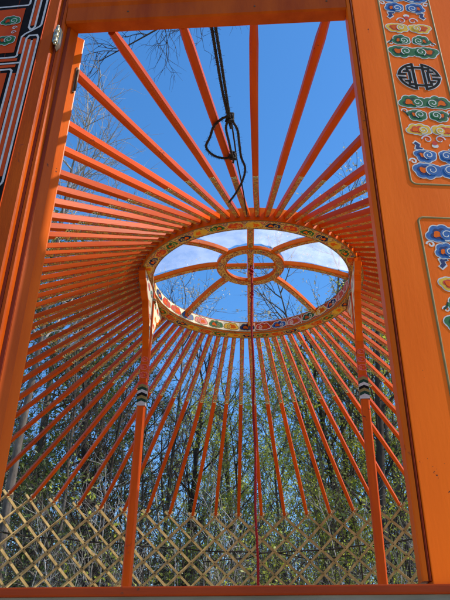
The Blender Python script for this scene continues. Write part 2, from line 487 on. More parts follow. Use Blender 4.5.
# left jamb: stepped moulding
jp = [(-.475, .0), (-.475, -.050), (-.416, -.050), (-.412, -.046), (-.4105, -.036), (-.403, -.034), (-.4015, -.037), (-.394, -.037), (-.391, -.034), (-.388, -.022), (-.378, -.020), (-.3745, -.016), (-.362, 0.0)]
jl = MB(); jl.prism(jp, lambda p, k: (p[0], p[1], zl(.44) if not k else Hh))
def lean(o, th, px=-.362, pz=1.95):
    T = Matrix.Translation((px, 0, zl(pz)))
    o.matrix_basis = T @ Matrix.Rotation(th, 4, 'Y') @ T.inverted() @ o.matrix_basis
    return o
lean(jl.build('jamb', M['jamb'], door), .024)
gm = MB(); gm.box(-.4103, -.4032, -.0362, -.0345, zl(.45), Hh - .01); gm.box(-.3875, -.3790, -.0232, -.0208, zl(.45), Hh - .01)
lean(gm.build('moulding_groove', M['groove'], door), .024)
# right jamb: flat with a dark bead
jq = [(.414, 0.0), (.4135, -.038), (.416, -.042), (.4232, -.044), (.4245, -.041), (.4245, 0.0)]
jr = MB(); jr.prism(jq, lambda p, k: (p[0], p[1], zl(.44) if not k else Hh))
jr.build('jamb', M['orange'], door)
bd = MB(); bd.prism([(.4247, -.002), (.4247, -.042), (.4272, -.0465), (.4300, -.042), (.4300, -.002)], lambda p, k: (p[0], p[1], zl(.44) if not k else Hh))
bd.build('bead', M['groove'], door)
# lintel, between the jambs
lt = MB()
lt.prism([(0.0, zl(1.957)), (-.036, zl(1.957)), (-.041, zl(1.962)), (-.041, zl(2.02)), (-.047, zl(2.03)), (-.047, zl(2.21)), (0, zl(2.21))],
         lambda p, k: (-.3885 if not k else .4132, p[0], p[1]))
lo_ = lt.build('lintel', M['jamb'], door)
for (x, y, z) in ((-.30, -.0475, 2.075), (-.02, -.0475, 2.055), (.27, -.0475, 2.08), (-.21, -.0413, 1.99), (.155, -.0413, 1.985), (.36, -.0413, 1.992)):
    nl = MB(); nl.tube([(x, y - .0010, zl(z)), (x, y + .002, zl(z))], .0028, 10)
    nl.build('nail', M['darksteel'], lo_)
# threshold
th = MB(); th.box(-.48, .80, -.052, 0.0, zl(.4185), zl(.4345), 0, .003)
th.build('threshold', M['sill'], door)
kb = MB(); kb.box(-.48, .80, -.046, -.006, zl(.362), zl(.4182))
kb.build('kick_board', M['kick'], door)

# right side panel: turned back a little, with gilded frames and cloud columns
sp_ = empty('side_panel'); sp_.parent = door
sp_.location = (.4305, -.046, 0); sp_.rotation_euler = (0, 0, R_(7))
PW = .34
b = MB(); b.box(0, PW, 0, .03, zl(.40), Hh - .02, 0, .002)
b.build('board', M['panel'], sp_)
def frame_rect(mb, u0, u1, z0, z1, w=.007, rad=.014):
    pts = []
    for (cx, cz, a0) in ((u1 - rad, z1 - rad, 0), (u0 + rad, z1 - rad, 90), (u0 + rad, z0 + rad, 180), (u1 - rad, z0 + rad, 270)):
        for t in range(0, 91, 15):
            pts.append((cx + rad * math.cos(R_(a0 + t)), cz + rad * math.sin(R_(a0 + t))))
    n = len(pts); vs = []
    for i in range(n):
        x0, z0_ = pts[i - 1]; x1, z1_ = pts[(i + 1) % n]
        dx, dz = x1 - x0, z1_ - z0_; l = math.hypot(dx, dz)
        nx, nz = dz / l, -dx / l
        x, z = pts[i]
        for (o, yy) in ((-w / 2, .001), (-w / 3, -.0013), (w / 3, -.0013), (w / 2, .001)):
            vs.append(((x + nx * o) * .95 + sh(z) * .5, yy, zk(z + nz * o)))
    fs = []
    for i in range(n):
        j = (i + 1) % n
        for k in range(3):
            fs.append([i * 4 + k, j * 4 + k, j * 4 + k + 1, i * 4 + k + 1])
    mb.add(vs, fs, 0, None, True)
fr = MB(); frame_rect(fr, .080, .234, 1.352, 2.112); fr.build('gilt_frame', M['gold'], sp_)
fr = MB(); frame_rect(fr, .080, .234, .480, 1.250); fr.build('gilt_frame', M['gold'], sp_)
ONAMES = ['white', 'green', 'dkgreen', 'yellow', 'scarlet', 'blue', 'dkblue', 'panel', 'black']
OM = [M[k] for k in ONAMES]
ptr = lambda u, z, h: (u * .95 + sh(z), -h, zk(z))
ptr2 = lambda u, z, h: (u * KS, -h, zk(z) - .012)
CXP = .157
for zc in (1.732, .866):
    for ud, nm in ((1, 'cloud_ornament'), (-1, 'cloud_ornament')):
        mo = Motif(); column_motif(mo, CXP, zc, True, ud)
        mb = MB(); mo.emit(mb, ONAMES, ptr); mb.build(nm, OM, sp_)
    mo = Motif(); roundel(mo, CXP, zc, .0600, .0520)
    mb = MB(); mo.emit(mb, ONAMES, ptr); mb.build('round_emblem', OM, sp_)

# left: the door leaf folded back, with fret border
lf = empty('door_leaf'); lf.parent = door
lf.matrix_basis = Matrix.Translation((-.445, -.0525, 0)) @ Matrix.Rotation(R_(-4), 4, 'Z'); lean(lf, .034)
LW = .50
b = MB(); b.box(-LW, 0, 0, .03, zl(.45), zl(2.20), 0, .002)
b.build('board', M['red'], lf)
LN = ['black', 'dullwhite', 'red', 'green', 'dkgreen', 'white']
LM = [M[k] for k in LN]
mo = Motif()
def rect(u0, u1, z0, z1): return [(u0, z0), (u1, z0), (u1, z1), (u0, z1)]
# black ground of the fret, right border
mo.poly(rect(-.098, -.0015, .47, 2.19), 'black')
mo.poly(rect(-LW + .01, -.099, 1.815, 1.90), 'black'); mo.poly(rect(-LW + .01, -.099, 2.085, 2.19), 'black')
W_ = .0062
up = [[(-LW + .02, 1.868), (-.066, 1.868), (-.060, 1.874), (-.060, 1.955), (-.052, 1.966), (-.012, 1.994), (-.008, 2.003), (-.008, 2.18)],
      [(-.046, 2.18), (-.046, 1.995), (-.040, 1.985), (-.033, 1.985), (-.027, 1.995), (-.027, 2.18)],
      [(-LW + .02, 2.098), (-.066, 2.098), (-.062, 2.104), (-.062, 2.18)],
      [(-LW + .02, 1.843), (-.044, 1.843)],
      [(-.044, 1.405), (-.044, 1.945), (-.037, 1.957), (-.014, 1.957), (-.008, 1.945), (-.008, 1.40)],
      [(-.026, 1.935), (-.026, 1.41)],
      [(-LW + .02, 1.818), (-.070, 1.818), (-.064, 1.812), (-.064, 1.47), (-.070, 1.46), (-.10, 1.45)],
      [(-.044, 1.405), (-.052, 1.395), (-.098, 1.37)],
      [(-.008, 1.40), (-.014, 1.392), (-.066, 1.35), (-.098, 1.335)],
      [(-.044, .60), (-.044, 1.32), (-.037, 1.332), (-.014, 1.332), (-.008, 1.32), (-.008, .60)],
      [(-.026, 1.31), (-.026, .60)], [(-.066, 1.30), (-.066, .60)]]
mo.i = 0
for st in up: mo.new(4); mo.stroke(st, W_, 'dullwhite')
for st in ([(-.0355, 2.18), (-.0355, 2.0)], [(-.017, 1.94), (-.017, 1.42)], [(-.035, 1.94), (-.035, 1.42)], [(-.017, 1.31), (-.017, .62)], [(-.035, 1.31), (-.035, .62)], [(-.0545, 1.80), (-.0545, 1.45)], [(-.0545, 1.29), (-.0545, .62)], [(-LW + .02, 1.8565), (-.056, 1.8565)], [(-LW + .02, 1.8305), (-.056, 1.8305)], [(-.053, 1.95), (-.053, 1.88)]):
    mo.new(6); mo.stroke(st, .0108, 'red')
mo.new(5); mo.poly(rect(-LW + .02, -.072, 1.888, 2.084), 'red')
mo.poly(rect(-LW + .02, -.076, .55, 1.803), 'red')
mb = MB(); mo.emit(mb, LN, ptr2); mb.build('fret_border', LM, lf)
mo = Motif()
for v in (-1, 1):
    cloud(mo, -.108, 1.985 + v * .044, .060, .052, False, 'green', 'dkgreen', .0022, 'dullwhite', 'red', flip=v)
    curl(mo, -.090, 1.985 + v * .010, .008, True, .0026, 'dullwhite')
    cloud(mo, -.190, 1.985 + v * .042, .055, .042, True, 'green', 'dkgreen', .0022, 'dullwhite', 'red', flip=v)
mb = MB(); mo.emit(mb, LN, lambda u, z, h: ptr2(u, z, h + .0032)); mb.build('cloud_ornament', LM, lf)
# hinge between leaf and jamb
hg = MB()
hz = zl(1.885); hx = -.4015
hg.tube([(hx, -.0560, hz - .034), (hx, -.0560, hz + .032)], .0042, 10)
for k in range(3):
    hg.tube([(hx, -.0560, hz - .033 + k * .0215), (hx, -.0560, hz - .033 + k * .0215 + .0195)], .0056, 10)
hg.tube([(hx, -.0560, hz + .032), (hx, -.0560, hz + .039)], [.0050, .003], 10)
hg.tube([(hx, -.0560, hz - .040), (hx, -.0560, hz - .033)], [.003, .0050], 10)
hg.prism([(hx + .002, hz - .048), (hx + .0105, hz - .030), (hx + .0105, hz + .026), (hx + .002, hz + .040)], lambda p, k: (p[0], -.0530 if k else -.0366, p[1]))
hg.prism([(hx - .002, hz - .030), (hx - .010, hz - .024), (hx - .010, hz + .026), (hx - .002, hz + .034)], lambda p, k: (p[0], -.0535 if k else -.0502, p[1]))
lean(hg.build('hinge', M['steel'], door), .024)

# inner door leaf, swung into the yurt: its edge shows beside the left jamb
il = empty('inner_door'); il.parent = door
il.matrix_basis = Matrix.Translation((-.357, .035, 0)) @ Matrix.Rotation(R_(126), 4, 'Z'); lean(il, .024)
b = MB(); b.box(0.0, .36, -.005, .032, zl(.45), zl(1.975), 0, .003)
b.build('board', M['orange'], il)
hh = MB()
for zz in (zl(1.80),):
    hh.box(-.0035, -.0004, .000, .006, zz - .05, zz + .05, 0, .0008)
    hh.tube([(-.004, -.001, zz - .04), (-.004, -.001, zz + .04)], .0035, 8)
hh.build('hinge', M['darksteel'], il)

# ------------------------------------------------------------------ crown
crown = empty('smoke_hole_frame', (OX, 0, ZC))
tag(crown, 'round painted roof crown with hub ring and eight spokes held up by two posts', 'roof crown')
def lathe(mb, prof, n=96, mi=0, uvscale=None, a0=0, a1=2 * PI, closed=True):
    """prof: closed (r, z) polygon swept round z"""
    full = abs(a1 - a0 - 2 * PI) < 1e-6
    m = len(prof); cnt = n if full else n + 1
    vs = []
    for i in range(cnt):
        a = a0 + (a1 - a0) * i / n
        for (r, z) in prof: vs.append((r * math.sin(a), r * math.cos(a), z))
    fs = []
    for i in range(n):
        j = (i + 1) % cnt
        for k in range(m if closed else m - 1):
            k2 = (k + 1) % m
            fs.append([i * m + k, i * m + k2, j * m + k2, j * m + k])
    mb.add(vs, fs, mi, None, False)
def band(mb, r0, r1, z0, z1, n=96, mi=0, flipuv=False):
    """thin swept strip with uv in metres"""
    vs = []; uvs = []
    rm = (r0 + r1) / 2
    w = math.hypot(r1 - r0, z1 - z0)
    for i in range(n + 1):
        a = 2 * PI * i / n
        vs += [(r0 * math.sin(a), r0 * math.cos(a), z0), (r1 * math.sin(a), r1 * math.cos(a), z1)]
        uvs += [(0, rm * a), (w, rm * a)]
    fs = [[2 * i, 2 * i + 1, 2 * i + 3, 2 * i + 2] for i in range(n)]
    mb.add(vs, fs, mi, uvs)
c = .006
mb = MB(); lathe(mb, [(.667, c), (.667 + c, 0), (RC - c, 0), (RC, c), (RC, .092), (RC - c, .098), (.667 + c, .098), (.667, .092)])
outer = mb.build('outer_ring', M['orange'], crown)
# bottom face painting: gilt lines, scroll ground and cloud motifs
mb = MB(); band(mb, .676, .748, -.0012, -.0012); mb.build('painted_underside', M['scroll'], outer)
CN = ['white', 'cream', 'green', 'dkgreen', 'yellow', 'scarlet', 'blue', 'dkblue', 'orange', 'pink', 'black', 'gold', 'red', 'dullwhite']
CM = [M[k] for k in CN]
mb = MB()
palette = [('green', 'dkgreen'), ('scarlet', 'red'), ('dkblue', 'black'), ('yellow', 'orange'), ('scarlet', 'black'), ('green', 'black')]
ns = 40
r2 = random.Random(4)
for i in range(ns):
    a = 2 * PI * (i + .5) / ns
    col, dk = palette[[0, 1, 2, 3, 1, 0, 3, 2][i % 8]]
    mo = Motif(); cloud(mo, 0, 0, .100, .060, i % 2 == 0, col, dk, .004, 'yellow', 'orange', flip=1)
    mo.emit(mb, CN, lambda u, v, h, a=a: pol(a + u / .712, .712 + v, -.0016 - h), .0001, 0)
mb.build('cloud_frieze', CM, outer)
# inner face: clouds on a ground painted sunlit cream left, shaded red right
mb = MB(); rr = .6655
vs = []; 
nn = 96
mbb = MB()
lathe(mbb, [(rr + .001, .012), (rr - .0002, .012), (rr - .0002, .086), (rr + .001, .086)], 96)
mbb.build('painted_inner_face', M['cream'], outer)
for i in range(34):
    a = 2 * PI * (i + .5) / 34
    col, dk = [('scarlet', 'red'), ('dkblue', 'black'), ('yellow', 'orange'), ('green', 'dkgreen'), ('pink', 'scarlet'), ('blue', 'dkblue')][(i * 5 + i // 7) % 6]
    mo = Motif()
    mo.poly([(-.061, -.035), (.061, -.035), (.061, .035), (-.061, .035)], 'cream' if math.sin(a) < .0 else 'red')  # lit and less lit halves put into the ground colour
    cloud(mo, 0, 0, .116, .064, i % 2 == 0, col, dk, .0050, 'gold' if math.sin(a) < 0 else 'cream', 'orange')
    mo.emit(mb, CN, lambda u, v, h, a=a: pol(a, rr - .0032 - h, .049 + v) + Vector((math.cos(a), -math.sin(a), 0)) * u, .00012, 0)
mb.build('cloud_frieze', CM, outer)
# gilt edge lines
mb = MB()
lathe(mb, [(.6668, .0075), (.6646, .0085), (.6646, .0118), (.6668, .0125)]); lathe(mb, [(.6668, .0865), (.6646, .0872), (.6646, .0905), (.6668, .0912)])
lathe(mb, [(.7495, .0), (.750, -.0022), (.755, -.0022), (.7555, .0)]); lathe(mb, [(.6705, .0), (.671, -.0022), (.6755, -.0022), (.676, .0)])
mb.build('gilt_line', M['gold'], outer)
# rim of socket blocks on the outer face
# hub
HZ = .157
mb = MB(); lathe(mb, [(.170, HZ + c), (.170 + c, HZ), (.236 - c, HZ), (.236, HZ + c), (.236, HZ + .024), (.23, HZ + .030), (.176, HZ + .030), (.170, HZ + .024)], 64)
hub = mb.build('hub_ring', M['orange'], crown)
mb = MB(); band(mb, .178, .228, HZ - .0012, HZ - .0012, 64); mb.build('painted_underside', M['scroll'], hub)
SR = R_(3.0)
def spoke_path(t):   # r, z (bottom)
    r = .672 + (.232 - .672) * t
    z = .052 + (HZ + .008 - .052) * math.sin(t * PI / 2 * .92) / math.sin(PI / 2 * .92)
    return r, z
for k in range(8):
    e = empty('spoke'); e.parent = crown; e.rotation_euler = (0, 0, -(k * PI / 4) + SR)
    mb = MB(); st = MB(); nseg = 14; hw = .022; ht = .032
    vs = []; fs = []; sv = []; su = []
    for i in range(nseg + 1):
        t = i / nseg; r, z = spoke_path(t)
        prof = [(-hw, .005), (-hw + .005, 0), (hw - .005, 0), (hw, .005), (hw, ht), (-hw, ht)]
        vs += [(x, r, z + zz) for (x, zz) in prof]
        sv += [(-hw + .006, r, z - .0012), (hw - .006, r, z - .0012)]
        su += [(0, (1 - t) * .46 + k), (.04, (1 - t) * .46 + k)]
    for i in range(nseg):
        for q in range(6):
            q2 = (q + 1) % 6
            fs.append([i * 6 + q, i * 6 + q2, (i + 1) * 6 + q2, (i + 1) * 6 + q])
    fs.append([0, 1, 2, 3, 4, 5]); fs.append([nseg * 6 + q for q in (5, 4, 3, 2, 1, 0)])
    mb.add(vs, fs); mb.build('bar', M['orange'], e)
    st.add(sv, [[2 * i, 2 * i + 1, 2 * i + 3, 2 * i + 2] for i in range(nseg)], 0, su)
    st.build('painted_underside', M['scroll'], e)
# cross bars inside the hub
for k in range(2):
    e = empty('cross_bar'); e.parent = crown; e.rotation_euler = (0, 0, SR + k * PI / 2)
    o = .0 if k == 0 else .0
    if k == 0:
        spans = [(-.172, .172)]
    else:
        spans = [(-.172, -.024), (.024, .172)]
    mb = MB(); st = MB()
    for (a, b_) in spans:
        mb.box(-.021, .021, a, b_, HZ + .004, HZ + .028, 0, .003)
        nn = 6
        sv = []; su = []
        for i in range(nn + 1):
            yy = a + (b_ - a) * i / nn
            sv += [(-.016, yy, HZ + .0028), (.016, yy, HZ + .0028)]; su += [(0, yy + 3 + k), (.032, yy + 3 + k)]
        st.add(sv, [[2 * i, 2 * i + 1, 2 * i + 3, 2 * i + 2] for i in range(nn)], 0, su)
    mb.build('bar', M['orange'], e); st.build('painted_underside', M['scroll'], e)
# frosted film over the near half of the crown
for k in range(2, 6):
    a0 = k * PI / 4 - SR + .05; a1 = (k + 1) * PI / 4 - SR - .05
    mb = MB(); nr, na = 8, 8
    vs = []
    for layer in (0, 1):
        for i in range(nr + 1):
            r, z = spoke_path(i / nr)
            for j in range(na + 1):
                a = a0 + (a1 - a0) * j / na
                vs.append(pol(a, r, z + .035 + .003 * layer + .004 * math.sin(j * 1.7 + i * 1.1 + k)))
    w = na + 1; tot = (nr + 1) * w; fs = []
    for i in range(nr):
        for j in range(na):
            q = i * w + j
            fs.append([q, q + 1, q + w + 1, q + w]); fs.append([tot + q, tot + q + w, tot + q + w + 1, tot + q + 1])
    mb.add(vs, fs, 0, None, True)
    mb.build('film_pane', M['film'], crown)

# ------------------------------------------------------------------ two posts under the crown
def make_post(sx, label):
    x = OX + sx * .704
    root = empty('crown_post', (x + (-.030 if sx < 0 else -.033), .012, FLOOR))
    root.rotation_euler = (0, .020 if sx < 0 else .0085, 0)
    tag(root, label, 'post', 'crown posts')
    H = ZC - FLOOR - .003
    hw = .0255
    def col(z0, z1, w, ch):
        m_ = MB()
        pr = [(-w + ch, -w), (w - ch, -w), (w, -w + ch), (w, w - ch), (w - ch, w), (-w + ch, w), (-w, w - ch), (-w, -w + ch)]
        m_.prism(pr, lambda p, k: (p[0], p[1], z1 if k else z0))
        return m_
    col(0, 1.53, hw, .008).build('shaft', M['pole'], root)
    # painted zigzag collar
    cb = MB()
    cols = ['dullwhite', 'dkgreen', 'gold', 'black', 'dullwhite', 'dkgreen', 'gold', 'scarlet']
    zb = 1.53; w = hw + .003
    per = [(-w, -w), (0, -w), (w, -w), (w, 0), (w, w), (0, w), (-w, w), (-w, 0), (-w, -w)]
    nb = len(cols); hb_ = .155 / nb
    for i in range(nb + 0):
        vs = []
        for q, (px_, py_) in enumerate(per):
            dz = .014 if q % 2 else 0.0
            lo = zb + i * hb_ + (dz if i > 0 else 0); hi = zb + (i + 1) * hb_ + (dz if i < nb - 1 else 0)
            vs += [(px_, py_, lo), (px_, py_, hi)]
        cb.add(vs, [[2 * q, 2 * q + 2, 2 * q + 3, 2 * q + 1] for q in range(8)], CN.index(cols[i]))
    cb.add([(px_, py_, zb + .155) for px_, py_ in per[:8]], [list(range(8))], CN.index('scarlet'))
    cb.build('painted_collar', CM, root)
    up_ = col(zb + .1552, H, hw, .006).build('capital', M['pole'], root)
    om = MB()
    for face in range(4):
        for (zc_, sc) in ((zb + .21, .05), (zb + .265, .045), (zb + .32, .04)):
            mo = Motif(); cloud(mo, 0, 0, sc, sc * 1.1, face % 2 == 0, 'scarlet', 'red', .0028, 'pink', 'orange')
            ca, sa = math.cos(face * PI / 2), math.sin(face * PI / 2)
            mo.emit(om, CN, lambda u, v, h, ca=ca, sa=sa, zc_=zc_: (u * ca + (hw + h) * sa, u * sa - (hw + h) * ca, zc_ + v), .0002, .0006)
    om.build('cloud_ornament', CM, up_)
    # carved bracket arms reaching along the ring, before and behind
    for s in (-1, 1):
        pl = [(hw + .001, H - .002), (.33, H - .002), (.335, H - .03)]
        ctrl = [(.30, H - .075), (.25, H - .085), (.235, H - .12), (.19, H - .15), (.16, H - .155), (.145, H - .20), (.11, H - .25), (.085, H - .262), (.075, H - .32), (.055, H - .38), (hw + .001, H - .44)]
        poly = pl + ctrl
        bk = MB(); bk.prism(poly, lambda p, k: ((-.021 if not k else .021), s * p[0], p[1]))
        bo = bk.build('bracket', M['orange'], root)
        pf = MB()
        for side in (-1, 1):
            mo = Motif()
            inner = [(hw + .008, H - .012), (.318, H - .012), (.318, H - .03), (.285, H - .062), (.238, H - .072), (.222, H - .108), (.18, H - .138), (.148, H - .145), (.133, H - .19), (.098, H - .238), (.075, H - .255), (.064, H - .32), (.046, H - .36), (hw + .008, H - .41)]
            mo.poly(inner, 'cream')
            for (yy, zz, sc, cc, dd) in ((.25, H - .035, .05, 'blue', 'dkblue'), (.17, H - .055, .075, 'scarlet', 'red'), (.085, H - .06, .07, 'green', 'dkgreen'), (.11, H - .15, .07, 'yellow', 'orange'), (.07, H - .225, .055, 'scarlet', 'red'), (.052, H - .30, .034, 'dkblue', 'black')):
                cloud(mo, yy, zz, sc, sc * .8, side < 0, cc, dd, .003, 'white', 'orange')
            mo.emit(pf, CN, lambda u, v, h, side=side: (side * (.0214 + h), s * u, v), .00012, 0)
        pf.build('painted_face', CM, bo)
    # cord lashing under the ring
    kn = MB()
    for zz in (.06, .072):
        kn.tube([((hw + .006) * 1.15 * math.cos(2 * PI * i / 14), (hw + .006) * 1.15 * math.sin(2 * PI * i / 14), H - zz + .004 * math.sin(i)) for i in range(15)], .005, 6)
    kn.build('lashing', M['cord'], root)
make_post(-1, 'square orange post under the left edge of the crown, its painted bracket in full sun')
make_post(1, 'orange post under the right edge of the crown, beside the plain right door jamb')

# ------------------------------------------------------------------ roof poles
ORD = ['', 'first', 'second', 'third', 'fourth', 'fifth', 'sixth', 'seventh', 'eighth', 'ninth', 'tenth', 'eleventh', 'twelfth', 'thirteenth', 'fourteenth', 'fifteenth', 'sixteenth', 'seventeenth', 'eighteenth', 'nineteenth', 'twentieth', 'twenty-first']
PHW = .0155; PHD = .0185      # half width and half depth of a pole
def pole_mesh(L, seed):
    r = random.Random(seed)
    m_ = MB(); nseg = 18; vs = []; fs = []
    bw = r.uniform(-.007, .007); bd = r.uniform(-.002, .010); ph = r.uniform(0, 6)
    for i in range(nseg + 1):
        t = i / nseg; z = t * L
        k = .92 + .08 * min(1, t * 2.2) if t > .02 else .72
        w = PHW * k * (1 + .02 * math.sin(9 * t + ph)); d = PHD * k
        ch = .0045 if t > .55 else .0072
        ox = bw * math.sin(PI * t) + .0007 * math.sin(t * 11 + ph); oy = bd * math.sin(PI * t)
        pr = [(-w + ch, -d), (w - ch, -d), (w, -d + ch), (w, d - ch), (w - ch, d), (-w + ch, d), (-w, d - ch), (-w, -d + ch)]
        vs += [(x + ox, y + oy, z) for x, y in pr]
    for i in range(nseg):
        for q in range(8):
            q2 = (q + 1) % 8
            fs.append([i * 8 + q, i * 8 + q2, (i + 1) * 8 + q2, (i + 1) * 8 + q])
    fs.append(list(range(8))[::-1]); fs.append([nseg * 8 + q for q in range(8)])
    m_.add(vs, fs)
    # painted underside near the crown (local -y is the underside)
    p_ = MB(); sv = []; su = []; PL = .76; ns_ = 8
    for i in range(ns_ + 1):
        z = L - .012 - PL + PL * i / ns_; t = z / L
        w = PHW * .98 - .0046
        ox = bw * math.sin(PI * t) + .0007 * math.sin(t * 11 + ph); oy = bd * math.sin(PI * t)
        d = PHD + .0011
        sv += [(-w - .0034 + ox, -d + .005 + oy, z), (-w + ox, -d + oy, z), (w + ox, -d + oy, z), (w + .0034 + ox, -d + .005 + oy, z)]
        v = PL * i / ns_
        su += [(-.005, v), (0, v), (2 * w, v), (2 * w + .005, v)]
    off = r.uniform(0, 5)
    sv_ = sv; fs_ = []
    for i in range(ns_):
        for q in range(3):
            fs_.append([i * 4 + q, i * 4 + q + 1, (i + 1) * 4 + q + 1, (i + 1) * 4 + q])
    p_.add(sv_, fs_, 0, su)
    # tie loop at the foot
    t_ = MB()
    t_.tube([(.022 * math.cos(2 * PI * i / 12), .024 * math.sin(2 * PI * i / 12), .035 + .006 * math.sin(i * 1.3)) for i in range(13)], .0045, 5)
    t_.tube([(0, -.022, .034), (.008, -.030, .010), (.002, -.024, -.022), (-.006, -.020, -.03)], .004, 5)
    return m_.mesh('shaft', M['pole']), p_.mesh('painted_end', M['scroll_pole']), t_.mesh('tie_loop', M['cord'])

cache = {}
def place_pole(foot, top, variant, label, group, tie=True):
    ax = top - foot; L = ax.length; ax.normalize()
    key = (round(L, 2), variant)
    if key not in cache: cache[key] = pole_mesh(L, variant * 7 + int(L * 100))
    s, p_, t_ = cache[key]
    side = ax.cross(Vector((0, 0, 1))).normalized()
    dn = ax.cross(side).normalized()
    if dn.z > 0: dn = -dn
    # local: z along the pole, -y is the underside
    yv = -dn; xv = yv.cross(ax)
    mat = Matrix((xv, yv, ax)).transposed().to_4x4(); mat.translation = foot
    root = bpy.data.objects.new('roof_pole', None); root.empty_display_size = .05
    link(root); root.matrix_world = mat
    tag(root, label, 'roof pole', group)
    link(bpy.data.objects.new('shaft', s), root)
    link(bpy.data.objects.new('painted_end', p_), root)
    if tie: link(bpy.data.objects.new('tie_loop', t_), root)
    return root

prng = random.Random(5)
for i in range(NP):
    k = i if i <= 40 else i - NP          # k: index from the far centre, positive to the right
    azb = DL * (k + PH); azt = DL * (k + PH + TW)
    top = pol(azt, RC - .012, ZC + .050 + prng.uniform(-.002, .002), OX)
    foot = pol(azb + prng.uniform(-.0018, .0018), RW - .012, HW + prng.uniform(-.006, .006))
    j = 40 - k if k > 0 else -41 - k       # near index: negative left of the pole over the door
    tie = True
    if abs(j) <= 3:
        f2 = pol(azb, RW, HW + .045)
        d = (top - f2)
        yb = YD + .012
        t = (yb - f2.y) / d.y if f2.y < yb else 0.0
        foot = f2 + d * t; tie = False
    if k == 0: lab = 'orange roof pole at the back of the yurt, hanging right behind the red rope'
    elif -20 <= k < 0: lab = 'roof pole %s to the left of the back pole behind the red rope' % ORD[-k]
    elif 0 < k <= 20: lab = 'roof pole %s to the right of the back pole behind the red rope' % ORD[k]
    elif j == 0: lab = 'roof pole over the door, running straight up just right of the black rope'
    elif j < 0: lab = 'roof pole over the door, %s left of the straight one beside the black rope' % ORD[-j]
    else: lab = 'roof pole over the door, %s right of the straight one beside the black rope' % ORD[j]
    place_pole(foot, top, prng.randrange(8), lab, 'roof poles fanning out from the crown', tie)

# ------------------------------------------------------------------ lattice wall sections
SPAN = 7.0                       # pole spacings one slat leans over
ZB = FLOOR + .01; ZT = HW
def slat_mesh(ka, kb, sgn, layer, seed):
    """slat family: azimuth index k = ka + sgn*SPAN*t ; clipped in t"""
    r = random.Random(seed)
    t0, t1 = ka, kb              # t range
    m_ = MB(); ns_ = max(2, int(9 * (t1 - t0)))
    rad = RW + (.0062 if layer else -.0062); hw = .0106 * r.uniform(.85, 1.15); th_ = .0055
    vs = []; fs = []
    wob = r.uniform(-.004, .004)
    Lh = SPAN * DL * RW; Lv = ZT - ZB; ll = math.hypot(Lh, Lv)
    ch, cv = Lh / ll, Lv / ll
    for i in range(ns_ + 1):
        t = t0 + (t1 - t0) * i / ns_
        s = sgn * SPAN * DL * t * RW; z = ZB + Lv * t
        for (o, q) in ((-hw, -th_), (hw, -th_), (hw, th_), (-hw, th_)):
            ss = s - sgn * cv * o + wob * math.sin(PI * t); zz = z + ch * o
            vs.append(pol(ss / RW, rad + q, zz))
    for i in range(ns_):
        for q in range(4):
            q2 = (q + 1) % 4
            fs.append([i * 4 + q, i * 4 + q2, (i + 1) * 4 + q2, (i + 1) * 4 + q])
    fs.append([0, 1, 2, 3]); fs.append([ns_ * 4 + q for q in (3, 2, 1, 0)])
    m_.add(vs, fs)
    return m_.mesh('slat', M['lattice'])
scache = {}
def lattice(k0, k1, label, dr):
    root = empty('lattice_wall', (0, 0, 0)); tag(root, label, 'lattice wall', 'lattice wall sections round the yurt')
    e = .035 / (ZT - ZB)
    for sgn in (1, -1):
        for kb in range(k0 - 8, k1 + 9):
            # index at t: kb + sgn*SPAN*t must stay within [k0, k1]
            lo, hi = (k0 - kb) / (sgn * SPAN), (k1 - kb) / (sgn * SPAN)
            if lo > hi: lo, hi = hi, lo
            lo = lo - .02 if lo > 0 else lo; hi = hi + .02 if hi < 1 else hi
            t0 = max(0.0, lo); t1 = min(1 + e, hi)
            if t1 - t0 < .05: continue
            key = (round(t0, 3), round(t1, 3), sgn, (kb * 3) % 4)
            if key not in scache: scache[key] = slat_mesh(t0, t1, sgn, 0 if sgn > 0 else 1, (kb * 3) % 4)
            o = bpy.data.objects.new('slat', scache[key]); link(o, root)
            o.rotation_euler = (0, 0, -DL * (kb + PH) + rng.uniform(-.0012, .0012))
            o.scale = (dr, dr, 1)
    knots(root, k0, k1, dr)
def knots(root, k0, k1, dr):
    m_ = MB(); r = random.Random(k0 + 99)
    for n_ in range(1, 14):
        for kk in range(k0, k1 + 1):
            k = kk + (.5 if n_ % 2 else 0)
            if k > k1: continue
            a = DL * (k + PH); z = ZB + (ZT - ZB) * n_ / 14
            c0 = pol(a, (RW - .0118) * dr, z); c1 = pol(a, (RW - .0185) * dr, z + r.uniform(-.002, .002))
            m_.tube([c0, c1], [.0062, .0042], 7)
    tag(m_.build('leather_knots', M['leather'], root), kind='stuff')
M['leather'] = plain('leather', (.05, .028, .014), (.11, .065, .03), 0.7, 40)
bounds = [(-36, -22, 'diamond lattice wall section on the left beside the door, behind the left door jamb', 1.0),
          (-22, -6, 'pale sunlit diamond lattice wall section ending just left of the left post', 1.004),
          (-7, 10, 'long diamond lattice wall section across the back, behind the red rope', 1.0),
          (10, 26, 'diamond lattice wall section on the right, past the right post and mostly behind the jamb', 1.004),
          (26, 36, 'short diamond lattice wall section beside the door, behind the painted side panel', 1.0)]
for a, b_, lab, dr in bounds: lattice(a, b_, lab, dr)

